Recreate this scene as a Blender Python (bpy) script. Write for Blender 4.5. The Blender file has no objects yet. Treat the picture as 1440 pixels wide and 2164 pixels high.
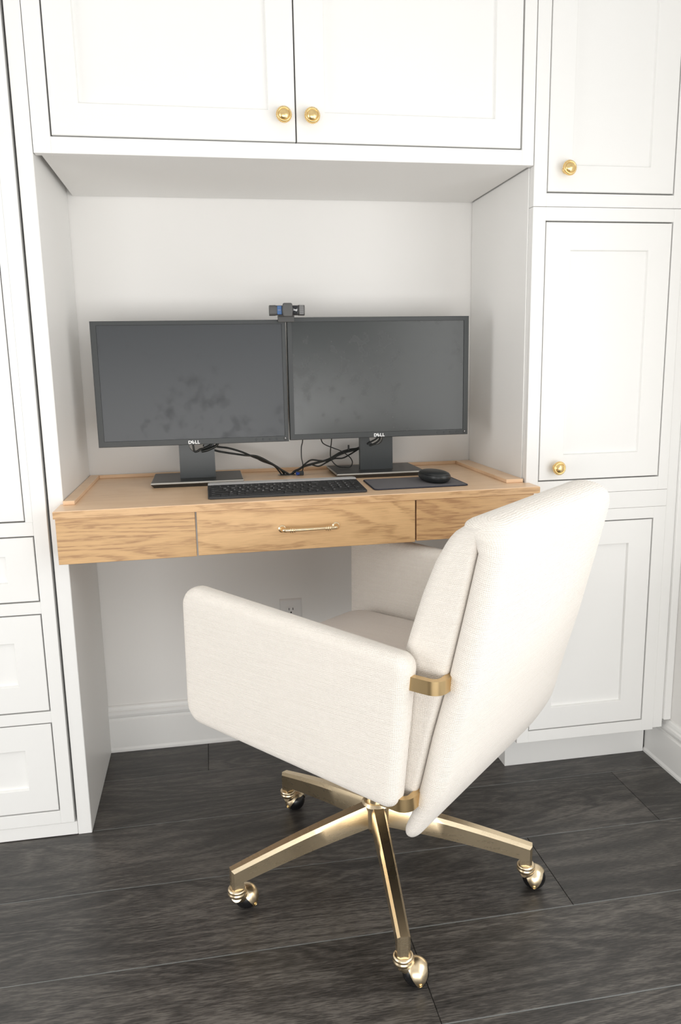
import bpy, bmesh, math, random
from mathutils import Vector, Matrix

random.seed(7)
SC = bpy.context.scene
COL = SC.collection
PI = math.pi

# ------------------------------------------------------------------ camera
CAM_LOC = Vector((0.30343, -1.66341, 1.03536))
YAW, PITCH, ROLL, F_PX = 0.16937, -0.1884, -0.01915, 1628.0853
def cam_axes():
    cy, sy, cp, sp = math.cos(YAW), math.sin(YAW), math.cos(PITCH), math.sin(PITCH)
    f = Vector((sy*cp, cy*cp, sp)); r = Vector((cy, -sy, 0)); u = r.cross(f)
    cr, sr = math.cos(ROLL), math.sin(ROLL)
    return cr*r + sr*u, -sr*r + cr*u, f
R_, U_, F_ = cam_axes()
cd = bpy.data.cameras.new('camera')
cam = bpy.data.objects.new('camera', cd); COL.objects.link(cam)
cam.matrix_world = Matrix(((R_.x, U_.x, -F_.x, CAM_LOC.x), (R_.y, U_.y, -F_.y, CAM_LOC.y), (R_.z, U_.z, -F_.z, CAM_LOC.z), (0, 0, 0, 1)))
cd.sensor_fit = 'HORIZONTAL'; cd.sensor_width = 36.0; cd.lens = F_PX/1440*36.0
cd.clip_start = 0.02
SC.camera = cam

# ------------------------------------------------------------------ light, exposure
SC.view_settings.view_transform = 'Standard'
SC.view_settings.look = 'None'
SC.view_settings.gamma = 1.0
SC.view_settings.use_curve_mapping = False
SC.view_settings.exposure = -0.18
w = bpy.data.worlds.new('daylight'); SC.world = w; w.use_nodes = True
w.node_tree.nodes['Background'].inputs[0].default_value = (0.92, 0.96, 1.0, 1)
w.node_tree.nodes['Background'].inputs[1].default_value = 0.7
def area(name, loc, target, sx, sy, power, col):
    l = bpy.data.lights.new(name, 'AREA'); l.shape = 'RECTANGLE'; l.size = sx; l.size_y = sy
    l.energy = power; l.color = col
    o = bpy.data.objects.new(name, l); COL.objects.link(o); o.location = loc
    o.rotation_euler = (Vector(target)-Vector(loc)).to_track_quat('-Z', 'Y').to_euler()
    return o
# daylight through the right-hand window, plus added rear and left fill lights
area('rear_added_fill', (0.15, -2.93, 0.50), (0.15, 0, 0.50), 2.55, 0.90, 43, (1.0, 0.985, 0.96))  # added, source unseen; set low to brighten the niche and its soffit
area('right_window_near_daylight', (1.45, -1.05, 1.02), (0, -1.05, 1.02), 0.95, 1.05, 10.0, (1.0, 0.985, 0.96))
area('right_window_far_daylight', (1.45, -2.03, 1.00), (0, -2.03, 1.00), 0.95, 1.4, 14.0, (1.0, 0.985, 0.96))
area('left_added_fill', (-2.42, -1.0, 0.98), (0, -1.0, 0.98), 1.35, 1.55, 31, (1.0, 0.985, 0.97))  # added, source unseen; brightens the right niche wall

# ------------------------------------------------------------------ helpers
def set_props(o, **k):
    for a, b in k.items():
        if b is not None: o[a] = b
def world_off(p):
    v = Vector((0, 0, 0))
    while p is not None:
        v += p.location; p = p.parent
    return v
def obj(name, bm, mat, parent=None, smooth=False, label=None, local=False, kind=None, angle=None):
    me = bpy.data.meshes.new(name)
    bmesh.ops.recalc_face_normals(bm, faces=bm.faces)
    off = Vector((0, 0, 0)) if (local or parent is None) else world_off(parent)
    if off.length: bmesh.ops.translate(bm, vec=-off, verts=bm.verts)
    if smooth:
        for f in bm.faces: f.smooth = True
        if angle:
            for e in bm.edges:
                if len(e.link_faces) == 2 and e.calc_face_angle(0) > angle: e.smooth = False
    bm.to_mesh(me); bm.free()
    for m in (mat if isinstance(mat, (list, tuple)) else [mat]): me.materials.append(m)
    o = bpy.data.objects.new(name, me); COL.objects.link(o)
    if parent: o.parent = parent
    set_props(o, label=label, kind=kind)
    return o
def thing(name, loc, label, cat, group=None):
    o = bpy.data.objects.new(name, None); COL.objects.link(o); o.location = loc
    o.empty_display_size = 0.05
    set_props(o, label=label, category=cat, group=group); return o
def copy_obj(o, parent=None, name=None):
    c = o.copy(); COL.objects.link(c)
    if name: c.name = name
    c.parent = parent if parent is not None else o.parent
    for ch in [x for x in bpy.data.objects if x.parent == o]: copy_obj(ch, c)
    return c
def new(): return bmesh.new()
def box(bm, x0, x1, y0, y1, z0, z1, bev=0.0, seg=1, mi=0):
    vs = [bm.verts.new((x, y, z)) for x in (x0, x1) for y in (y0, y1) for z in (z0, z1)]
    q = [(0, 1, 3, 2), (4, 6, 7, 5), (0, 4, 5, 1), (2, 3, 7, 6), (0, 2, 6, 4), (1, 5, 7, 3)]
    fs = [bm.faces.new([vs[i] for i in f]) for f in q]
    for f in fs: f.material_index = mi
    if bev > 0:
        es = list({e for f in fs for e in f.edges})
        bmesh.ops.bevel(bm, geom=es, offset=bev, segments=seg, profile=0.5, affect='EDGES')
    return bm
def loft(bm, rings, cap0=True, cap1=True, mi=0, closed=True):
    vr = [[bm.verts.new(p) for p in r] for r in rings]
    n = len(vr[0])
    for a, b in zip(vr, vr[1:]):
        for i in range(n if closed else n-1):
            j = (i+1) % n
            f = bm.faces.new((a[i], a[j], b[j], b[i])); f.material_index = mi
    if cap0: bm.faces.new(vr[0][::-1]).material_index = mi
    if cap1: bm.faces.new(vr[-1]).material_index = mi
    return vr
def lathe(bm, prof, origin, axis, n=32, mi=0, ref=None):
    """prof: (radius, distance along axis)"""
    axis = Vector(axis).normalized(); o = Vector(origin)
    t = Vector(ref) if ref else (Vector((0, 0, 1)) if abs(axis.z) < 0.9 else Vector((1, 0, 0)))
    a = axis.cross(t).normalized(); b = axis.cross(a)
    rings = []
    for r, d in prof:
        r = max(r, 1e-5)
        rings.append([o + axis*d + (a*math.cos(2*PI*k/n) + b*math.sin(2*PI*k/n))*r for k in range(n)])
    loft(bm, rings, mi=mi); return bm
def spline(pts, sub=8):
    P = [Vector(p) for p in pts]; P = [P[0]*2-P[1]] + P + [P[-1]*2-P[-2]]; out = []
    for i in range(1, len(P)-2):
        for s in range(sub):
            t = s/sub; a, b, c, d = P[i-1], P[i], P[i+1], P[i+2]
            out.append(0.5*((2*b)+(c-a)*t+(2*a-5*b+4*c-d)*t*t+(3*b-a-3*c+d)*t**3))
    out.append(P[-2]); return out
def tube(bm, pts, r, n=10, mi=0):
    pts = [Vector(p) for p in pts]; rings = []; prev = None
    for i, p in enumerate(pts):
        d = (pts[min(i+1, len(pts)-1)]-pts[max(i-1, 0)]).normalized()
        if prev is None:
            a = d.cross(Vector((0, 0, 1))) if abs(d.z) < 0.95 else d.cross(Vector((1, 0, 0)))
        else: a = prev-d*prev.dot(d)
        a.normalize(); b = d.cross(a); prev = a
        rr = r[i] if isinstance(r, (list, tuple)) else r
        rings.append([p+(a*math.cos(2*PI*k/n)+b*math.sin(2*PI*k/n))*rr for k in range(n)])
    loft(bm, rings, mi=mi); return bm
def sphere(bm, c, r, u=16, v=10, mi=0):
    g = bmesh.ops.create_uvsphere(bm, u_segments=u, v_segments=v, radius=r, matrix=Matrix.Translation(c))
    for vv in g['verts']:
        for f in vv.link_faces: f.material_index = mi
    return bm
def rounded_outline(corners, seg=8):
    """corners: (a, b, radius), counter-clockwise -> points"""
    out = []; n = len(corners)
    for i in range(n):
        p = Vector(corners[i][:2]); r = corners[i][2]
        q = (Vector(corners[i-1][:2])-p).normalized(); s = (Vector(corners[(i+1) % n][:2])-p).normalized()
        ang = q.angle(s); d = r/math.tan(ang/2)
        a, b = p+q*d, p+s*d
        c = p+(q+s).normalized()*(r/math.sin(ang/2))
        a0 = math.atan2(a.y-c.y, a.x-c.x); a1 = math.atan2(b.y-c.y, b.x-c.x)
        while a1 < a0-1e-6: a1 += 2*PI
        for k in range(seg+1):
            t = a0+(a1-a0)*k/seg; out.append(Vector((c.x+r*math.cos(t), c.y+r*math.sin(t))))
    return out
def densify(pts, step):
    out = []; n = len(pts)
    for i in range(n):
        a, b = pts[i], pts[(i+1) % n]; L = (b-a).length; k = max(1, int(L/step))
        for j in range(k): out.append(a.lerp(b, j/k))
    return out
def pad(bm, outline, T, r, M, bulge=0.0, step=0.02, seg=6, inner=6, jitter=0.0):
    """soft slab: outline in (a,b), thickness T along d, rounded edges r, M(a,b,d)->point. Writes UVs in metres."""
    P = densify(outline, step); n = len(P)
    N = []
    for i in range(n):
        t = (P[(i+1) % n]-P[i-1]).normalized(); N.append(Vector((t.y, -t.x)))
    cen = sum(P, Vector((0, 0)))/n
    rings = []; uvs = []          # uvs: per ring (uv used by the strip before it, uv used by the strip after it)
    def ring(inset, d, s=None, ua=0.0, ub=None):
        pts = []; uv = []; uv2 = []
        for p, nn in zip(P, N):
            q = p-nn*inset; dd = d; u = p+nn*ua; u2 = u if ub is None else p+nn*ub
            if s is not None:
                q = cen+(q-cen)*s; dd = d+math.copysign(bulge*(1-s*s), d); u = u2 = q
            pts.append(M(q.x, q.y, dd)); uv.append((u.x, u.y)); uv2.append((u2.x, u2.y))
        rings.append(pts); uvs.append((uv, uv2))
    H = T/2; e1 = r*(PI/2-1); mid = T-2*r
    for k in range(1, inner+1): ring(r, -H, s=k/inner)
    for k in range(1, seg):
        t = PI/2*k/seg; ring(r*(1-math.sin(t)), -H+r*(1-math.cos(t)), ua=r*(t-1))
    ring(0, -H+r, ua=e1)
    ring(0, H-r-(0 if mid > 1e-4 else -1e-5), ua=e1+mid, ub=e1)
    for k in range(seg-1, 0, -1):
        t = PI/2*k/seg; ring(r*(1-math.sin(t)), H-r*(1-math.cos(t)), ua=r*(t-1))
    for k in range(inner, 0, -1): ring(r, H, s=k/inner)
    uvl = bm.loops.layers.uv.verify()
    vr = [[bm.verts.new(p) for p in rr] for rr in rings]
    c0 = bm.verts.new(M(cen.x, cen.y, -H-bulge)); c1 = bm.verts.new(M(cen.x, cen.y, H+bulge))
    for a in range(len(vr)-1):
        for i in range(n):
            j = (i+1) % n
            f = bm.faces.new((vr[a][i], vr[a][j], vr[a+1][j], vr[a+1][i]))
            for l, uvv in zip(f.loops, (uvs[a][1][i], uvs[a][1][j], uvs[a+1][0][j], uvs[a+1][0][i])): l[uvl].uv = uvv
    for ringv, uvr, c in ((vr[0], uvs[0][0], c0), (vr[-1], uvs[-1][0], c1)):
        for i in range(n):
            j = (i+1) % n
            f = bm.faces.new((ringv[i], ringv[j], c))
            for l, uvv in zip(f.loops, (uvr[i], uvr[j], (cen.x, cen.y))): l[uvl].uv = uvv
    return bm
def text_mesh(bm, s, size, origin, xdir, ydir, mi=0, embolden=0.0, align='CENTER', depth=0.0, ysc=1.0, shear=0.0):
    cu = bpy.data.curves.new('t', 'FONT'); cu.body = s; cu.size = size; cu.align_x = align; cu.align_y = 'CENTER'
    cu.offset = embolden; cu.resolution_u = 3; cu.extrude = depth; cu.shear = shear
    o = bpy.data.objects.new('t', cu); COL.objects.link(o)
    dg = bpy.context.evaluated_depsgraph_get(); dg.update()
    me = bpy.data.meshes.new_from_object(o.evaluated_get(dg))
    xd, yd = Vector(xdir).normalized(), Vector(ydir).normalized(); zd = xd.cross(yd)
    vs = [bm.verts.new(Vector(origin)+xd*v.co.x+yd*v.co.y*ysc+zd*v.co.z) for v in me.vertices]
    for p in me.polygons:
        try: bm.faces.new([vs[i] for i in p.vertices]).material_index = mi
        except ValueError: pass
    bpy.data.objects.remove(o); bpy.data.meshes.remove(me); bpy.data.curves.remove(cu)
    return bm

# ------------------------------------------------------------------ materials
def mat(name, col, rough=0.5, metal=0.0, spec=0.5, **kw):
    m = bpy.data.materials.new(name); m.use_nodes = True
    b = m.node_tree.nodes['Principled BSDF']
    b.inputs['Base Color'].default_value = (*col, 1); b.inputs['Roughness'].default_value = rough
    b.inputs['Metallic'].default_value = metal; b.inputs['Specular IOR Level'].default_value = spec
    for k, v in kw.items(): b.inputs[k.replace('_', ' ')].default_value = v
    return m
def nd(m, t, **kw):
    n = m.node_tree.nodes.new(t)
    for k, v in kw.items():
        if k in n.inputs: n.inputs[k].default_value = v
        else: setattr(n, k, v)
    return n
def lk(m, a, b): m.node_tree.links.new(a, b)
def bsdf(m): return m.node_tree.nodes['Principled BSDF']
def add_bump(m, height_socket, strength, dist):
    b = nd(m, 'ShaderNodeBump'); b.inputs['Strength'].default_value = strength; b.inputs['Distance'].default_value = dist
    lk(m, height_socket, b.inputs['Height']); lk(m, b.outputs[0], bsdf(m).inputs['Normal']); return b
def ramp(m, fac, stops):
    r = nd(m, 'ShaderNodeValToRGB'); e = r.color_ramp.elements
    while len(e) < len(stops): e.new(0.5)
    for x, (p, c) in zip(e, stops): x.position = p; x.color = (*c, 1)
    lk(m, fac, r.inputs[0]); return r
def paint(name, col, rough=0.42):
    m = mat(name, col, rough)
    tc = nd(m, 'ShaderNodeTexCoord'); n = nd(m, 'ShaderNodeTexNoise'); n.inputs['Scale'].default_value = 90; n.inputs['Detail'].default_value = 3
    lk(m, tc.outputs['Object'], n.inputs['Vector']); add_bump(m, n.outputs[0], 0.04, 0.002)
    n2 = nd(m, 'ShaderNodeTexNoise'); n2.inputs['Scale'].default_value = 3; lk(m, tc.outputs['Object'], n2.inputs['Vector'])
    r = ramp(m, n2.outputs[0], [(0.3, tuple(c*0.985 for c in col)), (0.7, col)]); lk(m, r.outputs[0], bsdf(m).inputs['Base Color'])
    return m
M_CAB = paint('cabinet_white_paint', (0.90, 0.895, 0.875))
M_WALL = paint('warm_white_wall_paint', (0.89, 0.875, 0.85), 0.6)
M_TRIM = paint('trim_white_paint', (0.90, 0.895, 0.875), 0.4)
M_CEIL = paint('ceiling_white_paint', (0.85, 0.85, 0.84), 0.8)

def oak(name, light, dark, scale=(1.3, 9, 9), ring=16.0, mixamt=0.75, off=(0, 0, 0), rough=0.45):
    m = mat(name, light, rough)
    tc = nd(m, 'ShaderNodeTexCoord'); mp = nd(m, 'ShaderNodeMapping')
    mp.inputs['Scale'].default_value = scale; mp.inputs['Location'].default_value = off
    lk(m, tc.outputs['Object'], mp.inputs[0])
    n = nd(m, 'ShaderNodeTexNoise'); n.inputs['Scale'].default_value = 1.0; n.inputs['Detail'].default_value = 2.0; n.inputs['Distortion'].default_value = 0.6
    lk(m, mp.outputs[0], n.inputs['Vector'])
    mul = nd(m, 'ShaderNodeMath', operation='MULTIPLY'); mul.inputs[1].default_value = ring; lk(m, n.outputs[0], mul.inputs[0])
    # cathedral rings: fractional bands of a smooth field, broken up by fine noise
    n3 = nd(m, 'ShaderNodeTexNoise'); n3.inputs['Scale'].default_value = 6.0; n3.inputs['Detail'].default_value = 4.0
    lk(m, mp.outputs[0], n3.inputs['Vector'])
    ad = nd(m, 'ShaderNodeMath', operation='MULTIPLY_ADD'); ad.inputs[1].default_value = 0.9; lk(m, n3.outputs[0], ad.inputs[0]); lk(m, mul.outputs[0], ad.inputs[2])
    fr = nd(m, 'ShaderNodeMath', operation='FRACT'); lk(m, ad.outputs[0], fr.inputs[0])
    r1 = ramp(m, fr.outputs[0], [(0.0, (0.55,)*3), (0.10, (0.1,)*3), (0.45, (0.0,)*3), (0.80, (0.75,)*3), (0.92, (1, 1, 1)), (1.0, (0.55,)*3)])
    # pores
    mp2 = nd(m, 'ShaderNodeMapping'); mp2.inputs['Scale'].default_value = (26, 420, 420); lk(m, tc.outputs['Object'], mp2.inputs[0])
    n2 = nd(m, 'ShaderNodeTexNoise'); n2.inputs['Scale'].default_value = 1.0; n2.inputs['Detail'].default_value = 3.0; lk(m, mp2.outputs[0], n2.inputs['Vector'])
    r2 = ramp(m, n2.outputs[0], [(0.44, (0.0,)*3), (0.58, (1, 1, 1))])
    mm = nd(m, 'ShaderNodeMath', operation='MULTIPLY'); lk(m, r1.outputs[0], mm.inputs[0]); mm.inputs[1].default_value = mixamt
    pm = nd(m, 'ShaderNodeMath', operation='MULTIPLY_ADD'); lk(m, r2.outputs[0], pm.inputs[0]); pm.inputs[1].default_value = 0.75; pm.inputs[2].default_value = 0.45
    m2 = nd(m, 'ShaderNodeMath', operation='MULTIPLY'); lk(m, mm.outputs[0], m2.inputs[0]); lk(m, pm.outputs[0], m2.inputs[1])
    ma = nd(m, 'ShaderNodeMath', operation='MULTIPLY_ADD'); lk(m, r2.outputs[0], ma.inputs[0]); ma.inputs[1].default_value = 0.16; lk(m, m2.outputs[0], ma.inputs[2]); ma.use_clamp = True
    mx = nd(m, 'ShaderNodeMix', data_type='RGBA'); lk(m, ma.outputs[0], mx.inputs[0])
    mx.inputs[6].default_value = (*light, 1); mx.inputs[7].default_value = (*dark, 1)
    lk(m, mx.outputs[2], bsdf(m).inputs['Base Color'])
    add_bump(m, n2.outputs[0], 0.12, 0.001)
    return m
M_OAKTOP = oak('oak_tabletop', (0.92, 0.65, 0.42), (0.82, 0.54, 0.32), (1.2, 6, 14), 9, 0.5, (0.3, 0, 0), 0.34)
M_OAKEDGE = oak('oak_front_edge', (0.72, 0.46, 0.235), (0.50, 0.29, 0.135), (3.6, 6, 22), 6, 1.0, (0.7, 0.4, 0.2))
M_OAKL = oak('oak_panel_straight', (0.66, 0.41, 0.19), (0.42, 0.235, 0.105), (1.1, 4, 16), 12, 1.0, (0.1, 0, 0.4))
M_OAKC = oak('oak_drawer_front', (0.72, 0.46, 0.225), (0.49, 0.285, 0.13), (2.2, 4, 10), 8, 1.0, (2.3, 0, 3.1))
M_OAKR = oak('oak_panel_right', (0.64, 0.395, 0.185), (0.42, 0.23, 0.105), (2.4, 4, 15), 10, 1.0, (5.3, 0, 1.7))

def fabric(name, col, dark):
    m = mat(name, col, 0.95, spec=0.15)
    bsdf(m).inputs['Sheen Weight'].default_value = 0.25; bsdf(m).inputs['Sheen Roughness'].default_value = 0.6
    uv = nd(m, 'ShaderNodeUVMap')
    # irregular warp
    nz = nd(m, 'ShaderNodeTexNoise'); nz.inputs['Scale'].default_value = 75; nz.inputs['Detail'].default_value = 2; lk(m, uv.outputs[0], nz.inputs['Vector'])
    vm = nd(m, 'ShaderNodeVectorMath', operation='MULTIPLY_ADD'); vm.inputs[1].default_value = (0.0036,)*3
    lk(m, nz.outputs[1], vm.inputs[0]); lk(m, uv.outputs[0], vm.inputs[2])
    def stripes(k, phase, axis):
        sp = nd(m, 'ShaderNodeSeparateXYZ'); lk(m, vm.outputs[0], sp.inputs[0])
        mu = nd(m, 'ShaderNodeMath', operation='MULTIPLY_ADD'); mu.inputs[1].default_value = k; mu.inputs[2].default_value = phase; lk(m, sp.outputs[axis], mu.inputs[0])
        si = nd(m, 'ShaderNodeMath', operation='SINE'); lk(m, mu.outputs[0], si.inputs[0]); return si
    K = 2*PI/0.0056
    a, b = stripes(K, 0, 0), stripes(K, 0.5, 1)
    pr = nd(m, 'ShaderNodeMath', operation='MULTIPLY'); lk(m, a.outputs[0], pr.inputs[0]); lk(m, b.outputs[0], pr.inputs[1])
    ab = nd(m, 'ShaderNodeMath', operation='ABSOLUTE'); lk(m, pr.outputs[0], ab.inputs[0])
    sq = nd(m, 'ShaderNodeMath', operation='POWER'); sq.inputs[1].default_value = 0.5; lk(m, ab.outputs[0], sq.inputs[0])
    # slubs: long thin threads along u
    mp = nd(m, 'ShaderNodeMapping'); mp.inputs['Scale'].default_value = (9, 260, 1); lk(m, uv.outputs[0], mp.inputs[0])
    n2 = nd(m, 'ShaderNodeTexNoise'); n2.inputs['Scale'].default_value = 1; n2.inputs['Detail'].default_value = 2; lk(m, mp.outputs[0], n2.inputs['Vector'])
    n4 = nd(m, 'ShaderNodeTexNoise'); n4.inputs['Scale'].default_value = 420; n4.inputs['Detail'].default_value = 3; lk(m, uv.outputs[0], n4.inputs['Vector'])
    s1 = nd(m, 'ShaderNodeMath', operation='MULTIPLY_ADD'); s1.inputs[1].default_value = 0.9; lk(m, n2.outputs[0], s1.inputs[0]); lk(m, sq.outputs[0], s1.inputs[2])
    s2 = nd(m, 'ShaderNodeMath', operation='MULTIPLY_ADD'); s2.inputs[1].default_value = 0.6; lk(m, n4.outputs[0], s2.inputs[0]); lk(m, s1.outputs[0], s2.inputs[2])
    add_bump(m, s2.outputs[0], 0.65, 0.0014)
    r = ramp(m, s2.outputs[0], [(0.55, dark), (1.3, col)])  # shade of the thread gaps is put into the colour
    sc = nd(m, 'ShaderNodeMath', operation='MULTIPLY'); sc.inputs[1].default_value = 0.6; lk(m, s2.outputs[0], sc.inputs[0])
    m.node_tree.links.remove(r.inputs[0].links[0]); lk(m, sc.outputs[0], r.inputs[0])
    r.color_ramp.elements[0].position = 0.3; r.color_ramp.elements[1].position = 0.75
    lk(m, r.outputs[0], bsdf(m).inputs['Base Color'])
    return m
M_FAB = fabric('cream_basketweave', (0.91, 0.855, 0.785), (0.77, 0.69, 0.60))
M_SEATF = fabric('cream_basketweave_shaded', (0.84, 0.77, 0.71), (0.66, 0.58, 0.51))  # seat copy of the cream fabric, its shade painted in as darker colour

def brass(name, col, rough):
    m = mat(name, col, rough, 1.0)
    tc = nd(m, 'ShaderNodeTexCoord'); mp = nd(m, 'ShaderNodeMapping'); mp.inputs['Scale'].default_value = (25, 25, 160); lk(m, tc.outputs['Object'], mp.inputs[0])
    n = nd(m, 'ShaderNodeTexNoise'); n.inputs['Scale'].default_value = 1; lk(m, mp.outputs[0], n.inputs['Vector'])
    r = ramp(m, n.outputs[0], [(0.3, (rough*0.95,)*3), (0.7, (rough*1.06,)*3)]); lk(m, r.outputs[0], bsdf(m).inputs['Roughness'])
    return m
M_BRASS = brass('brushed_brass_chair', (0.85, 0.70, 0.48), 0.28)
M_BRASSK = brass('satin_brass_knob', (0.83, 0.62, 0.30), 0.28)
M_BRASSP = brass('pale_brass_pull', (0.80, 0.64, 0.42), 0.22)
M_BRACK = brass('antique_brass_bracket', (0.66, 0.48, 0.25), 0.3)
M_RUBBER = mat('black_caster_wheel', (0.008, 0.008, 0.009), 0.25)
M_BEZEL = mat('black_bezel_plastic', (0.036, 0.040, 0.041), 0.45)
M_STAND = mat('dark_stand_plastic', (0.042, 0.048, 0.05), 0.38)
M_BASE = mat('dark_base_plastic', (0.038, 0.038, 0.036), 0.36)
M_EDGE = mat('metallic_base_edge', (0.5, 0.48, 0.44), 0.35, 1.0)
M_CABLE = mat('black_cable', (0.012, 0.013, 0.011), 0.42)
M_WHITE = mat('white_print', (0.85, 0.85, 0.85), 0.4)
M_GREYP = mat('grey_print', (0.30, 0.30, 0.30), 0.5)
M_KBODY = mat('charcoal_keyboard_body', (0.035, 0.036, 0.038), 0.5)
M_KSTRIP = mat('silver_grey_strip', (0.58, 0.57, 0.56), 0.4)
M_KEY = mat('black_keycap', (0.022, 0.022, 0.023), 0.5)
M_MOUSE = mat('graphite_mouse', (0.025, 0.028, 0.029), 0.38)
M_PADF = mat('grey_mousepad_cloth', (0.165, 0.158, 0.165), 0.85)
M_PADE = mat('navy_stitched_edge', (0.03, 0.033, 0.05), 0.8)
M_OUTLET = mat('white_outlet_plastic', (0.80, 0.79, 0.78), 0.35)
M_DARK = mat('dark_slot', (0.01, 0.01, 0.01), 0.7)
M_BLUE = mat('blue_label', (0.06, 0.14, 0.32), 0.3)
M_BLUEP = mat('blue_connector', (0.015, 0.07, 0.42), 0.4)
M_BLACKG = mat('gloss_black', (0.02, 0.02, 0.022), 0.12)
M_CAMB = mat('webcam_grey', (0.085, 0.084, 0.082), 0.5)
M_GRILLE = mat('webcam_grille', (0.26, 0.26, 0.26), 0.5)
M_STEEL = mat('steel_screw', (0.6, 0.6, 0.58), 0.3, 1.0)
def screen_mat(name, seed, base, rg):
    m = mat(name, base, rg, spec=0.6)
    tc = nd(m, 'ShaderNodeTexCoord'); mp = nd(m, 'ShaderNodeMapping'); mp.inputs['Location'].default_value = (seed, seed*2, 0); lk(m, tc.outputs['Object'], mp.inputs[0])
    n = nd(m, 'ShaderNodeTexNoise'); n.inputs['Scale'].default_value = 38; n.inputs['Detail'].default_value = 3; lk(m, mp.outputs[0], n.inputs['Vector'])
    # smudges cluster in a band of the screen
    n2 = nd(m, 'ShaderNodeTexNoise'); n2.inputs['Scale'].default_value = 7; lk(m, mp.outputs[0], n2.inputs['Vector'])
    mu = nd(m, 'ShaderNodeMath', operation='MULTIPLY'); lk(m, n.outputs[0], mu.inputs[0]); lk(m, n2.outputs[0], mu.inputs[1])
    r = ramp(m, mu.outputs[0], [(0.29, base), (0.46, tuple(c*0.8 for c in base))]); lk(m, r.outputs[0], bsdf(m).inputs['Base Color'])
    r2 = ramp(m, mu.outputs[0], [(0.29, (rg,)*3), (0.46, (rg+0.1,)*3)]); lk(m, r2.outputs[0], bsdf(m).inputs['Roughness'])
    return m
M_SCRL = screen_mat('dark_matte_screen', 3.0, (0.017, 0.021, 0.026), 0.36)
M_SCRR = screen_mat('dark_matte_screen_smudged', 8.0, (0.020, 0.024, 0.023), 0.24)

def floor_mat():
    m = mat('charcoal_wood_plank', (0.05, 0.047, 0.044), 0.36)
    at = nd(m, 'ShaderNodeAttribute'); at.attribute_name = 'plank'
    tc = nd(m, 'ShaderNodeTexCoord')
    va = nd(m, 'ShaderNodeVectorMath', operation='MULTIPLY_ADD'); va.inputs[1].default_value = (37.0, 23.0, 11.0)
    lk(m, at.outputs['Color'], va.inputs[0]); lk(m, tc.outputs['Object'], va.inputs[2])
    mp = nd(m, 'ShaderNodeMapping'); mp.inputs['Scale'].default_value = (1.3, 8.5, 1); lk(m, va.outputs[0], mp.inputs[0])
    n = nd(m, 'ShaderNodeTexNoise'); n.inputs['Scale'].default_value = 1; n.inputs['Detail'].default_value = 3; n.inputs['Distortion'].default_value = 0.9; lk(m, mp.outputs[0], n.inputs['Vector'])
    mul = nd(m, 'ShaderNodeMath', operation='MULTIPLY'); mul.inputs[1].default_value = 22; lk(m, n.outputs[0], mul.inputs[0])
    pp = nd(m, 'ShaderNodeMath', operation='PINGPONG'); pp.inputs[1].default_value = 1; lk(m, mul.outputs[0], pp.inputs[0])
    mp2 = nd(m, 'ShaderNodeMapping'); mp2.inputs['Scale'].default_value = (55, 620, 1); lk(m, va.outputs[0], mp2.inputs[0])
    n2 = nd(m, 'ShaderNodeTexNoise'); n2.inputs['Scale'].default_value = 1; n2.inputs['Detail'].default_value = 4; n2.inputs['Distortion'].default_value = 0.3; lk(m, mp2.outputs[0], n2.inputs['Vector'])
    mp3 = nd(m, 'ShaderNodeMapping'); mp3.inputs['Scale'].default_value = (1.6, 6, 1); mp3.inputs['Location'].default_value = (4, 9, 0); lk(m, va.outputs[0], mp3.inputs[0])
    n3 = nd(m, 'ShaderNodeTexNoise'); n3.inputs['Scale'].default_value = 1.6; n3.inputs['Detail'].default_value = 3; lk(m, mp3.outputs[0], n3.inputs['Vector'])
    a = nd(m, 'ShaderNodeMath', operation='MULTIPLY_ADD'); a.inputs[1].default_value = 0.34; lk(m, pp.outputs[0], a.inputs[0])
    r2 = ramp(m, n2.outputs[0], [(0.40, (0,)*3), (0.60, (1,)*3)])
    b = nd(m, 'ShaderNodeMath', operation='MULTIPLY'); b.inputs[1].default_value = 0.36; lk(m, r2.outputs[0], b.inputs[0]); lk(m, b.outputs[0], a.inputs[2])
    r3 = ramp(m, n3.outputs[0], [(0.32, (0,)*3), (0.7, (1,)*3)])
    c = nd(m, 'ShaderNodeMath', operation='MULTIPLY_ADD'); c.inputs[1].default_value = 0.34; lk(m, r3.outputs[0], c.inputs[0]); lk(m, a.outputs[0], c.inputs[2])
    rr = ramp(m, c.outputs[0], [(0.08, (0.018, 0.017, 0.016)), (0.5, (0.052, 0.047, 0.043)), (0.95, (0.140, 0.127, 0.113))])
    lk(m, rr.outputs[0], bsdf(m).inputs['Base Color'])
    rq = ramp(m, r2.outputs[0], [(0.0, (0.30,)*3), (1.0, (0.42,)*3)]); lk(m, rq.outputs[0], bsdf(m).inputs['Roughness'])
    add_bump(m, n2.outputs[0], 0.35, 0.0012)
    return m
M_FLOOR = floor_mat()
M_SUB = mat('dark_joint_filler', (0.06, 0.06, 0.06), 0.6)
M_SEAM_GLINT = mat('pale_seam_glint', (0.21, 0.22, 0.215), 0.5)  # pale strips paint in the light caught by the plank bevels

# ------------------------------------------------------------------ room shell
X0, X1, Y0, YB, ZC = -2.4, 1.430, -2.9, 0.388, 2.6
def struct(name, bm, m, parent=None, smooth=False, angle=None):
    return obj(name, bm, m, parent, kind='structure' if parent is None else None, smooth=smooth, angle=angle)
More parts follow.
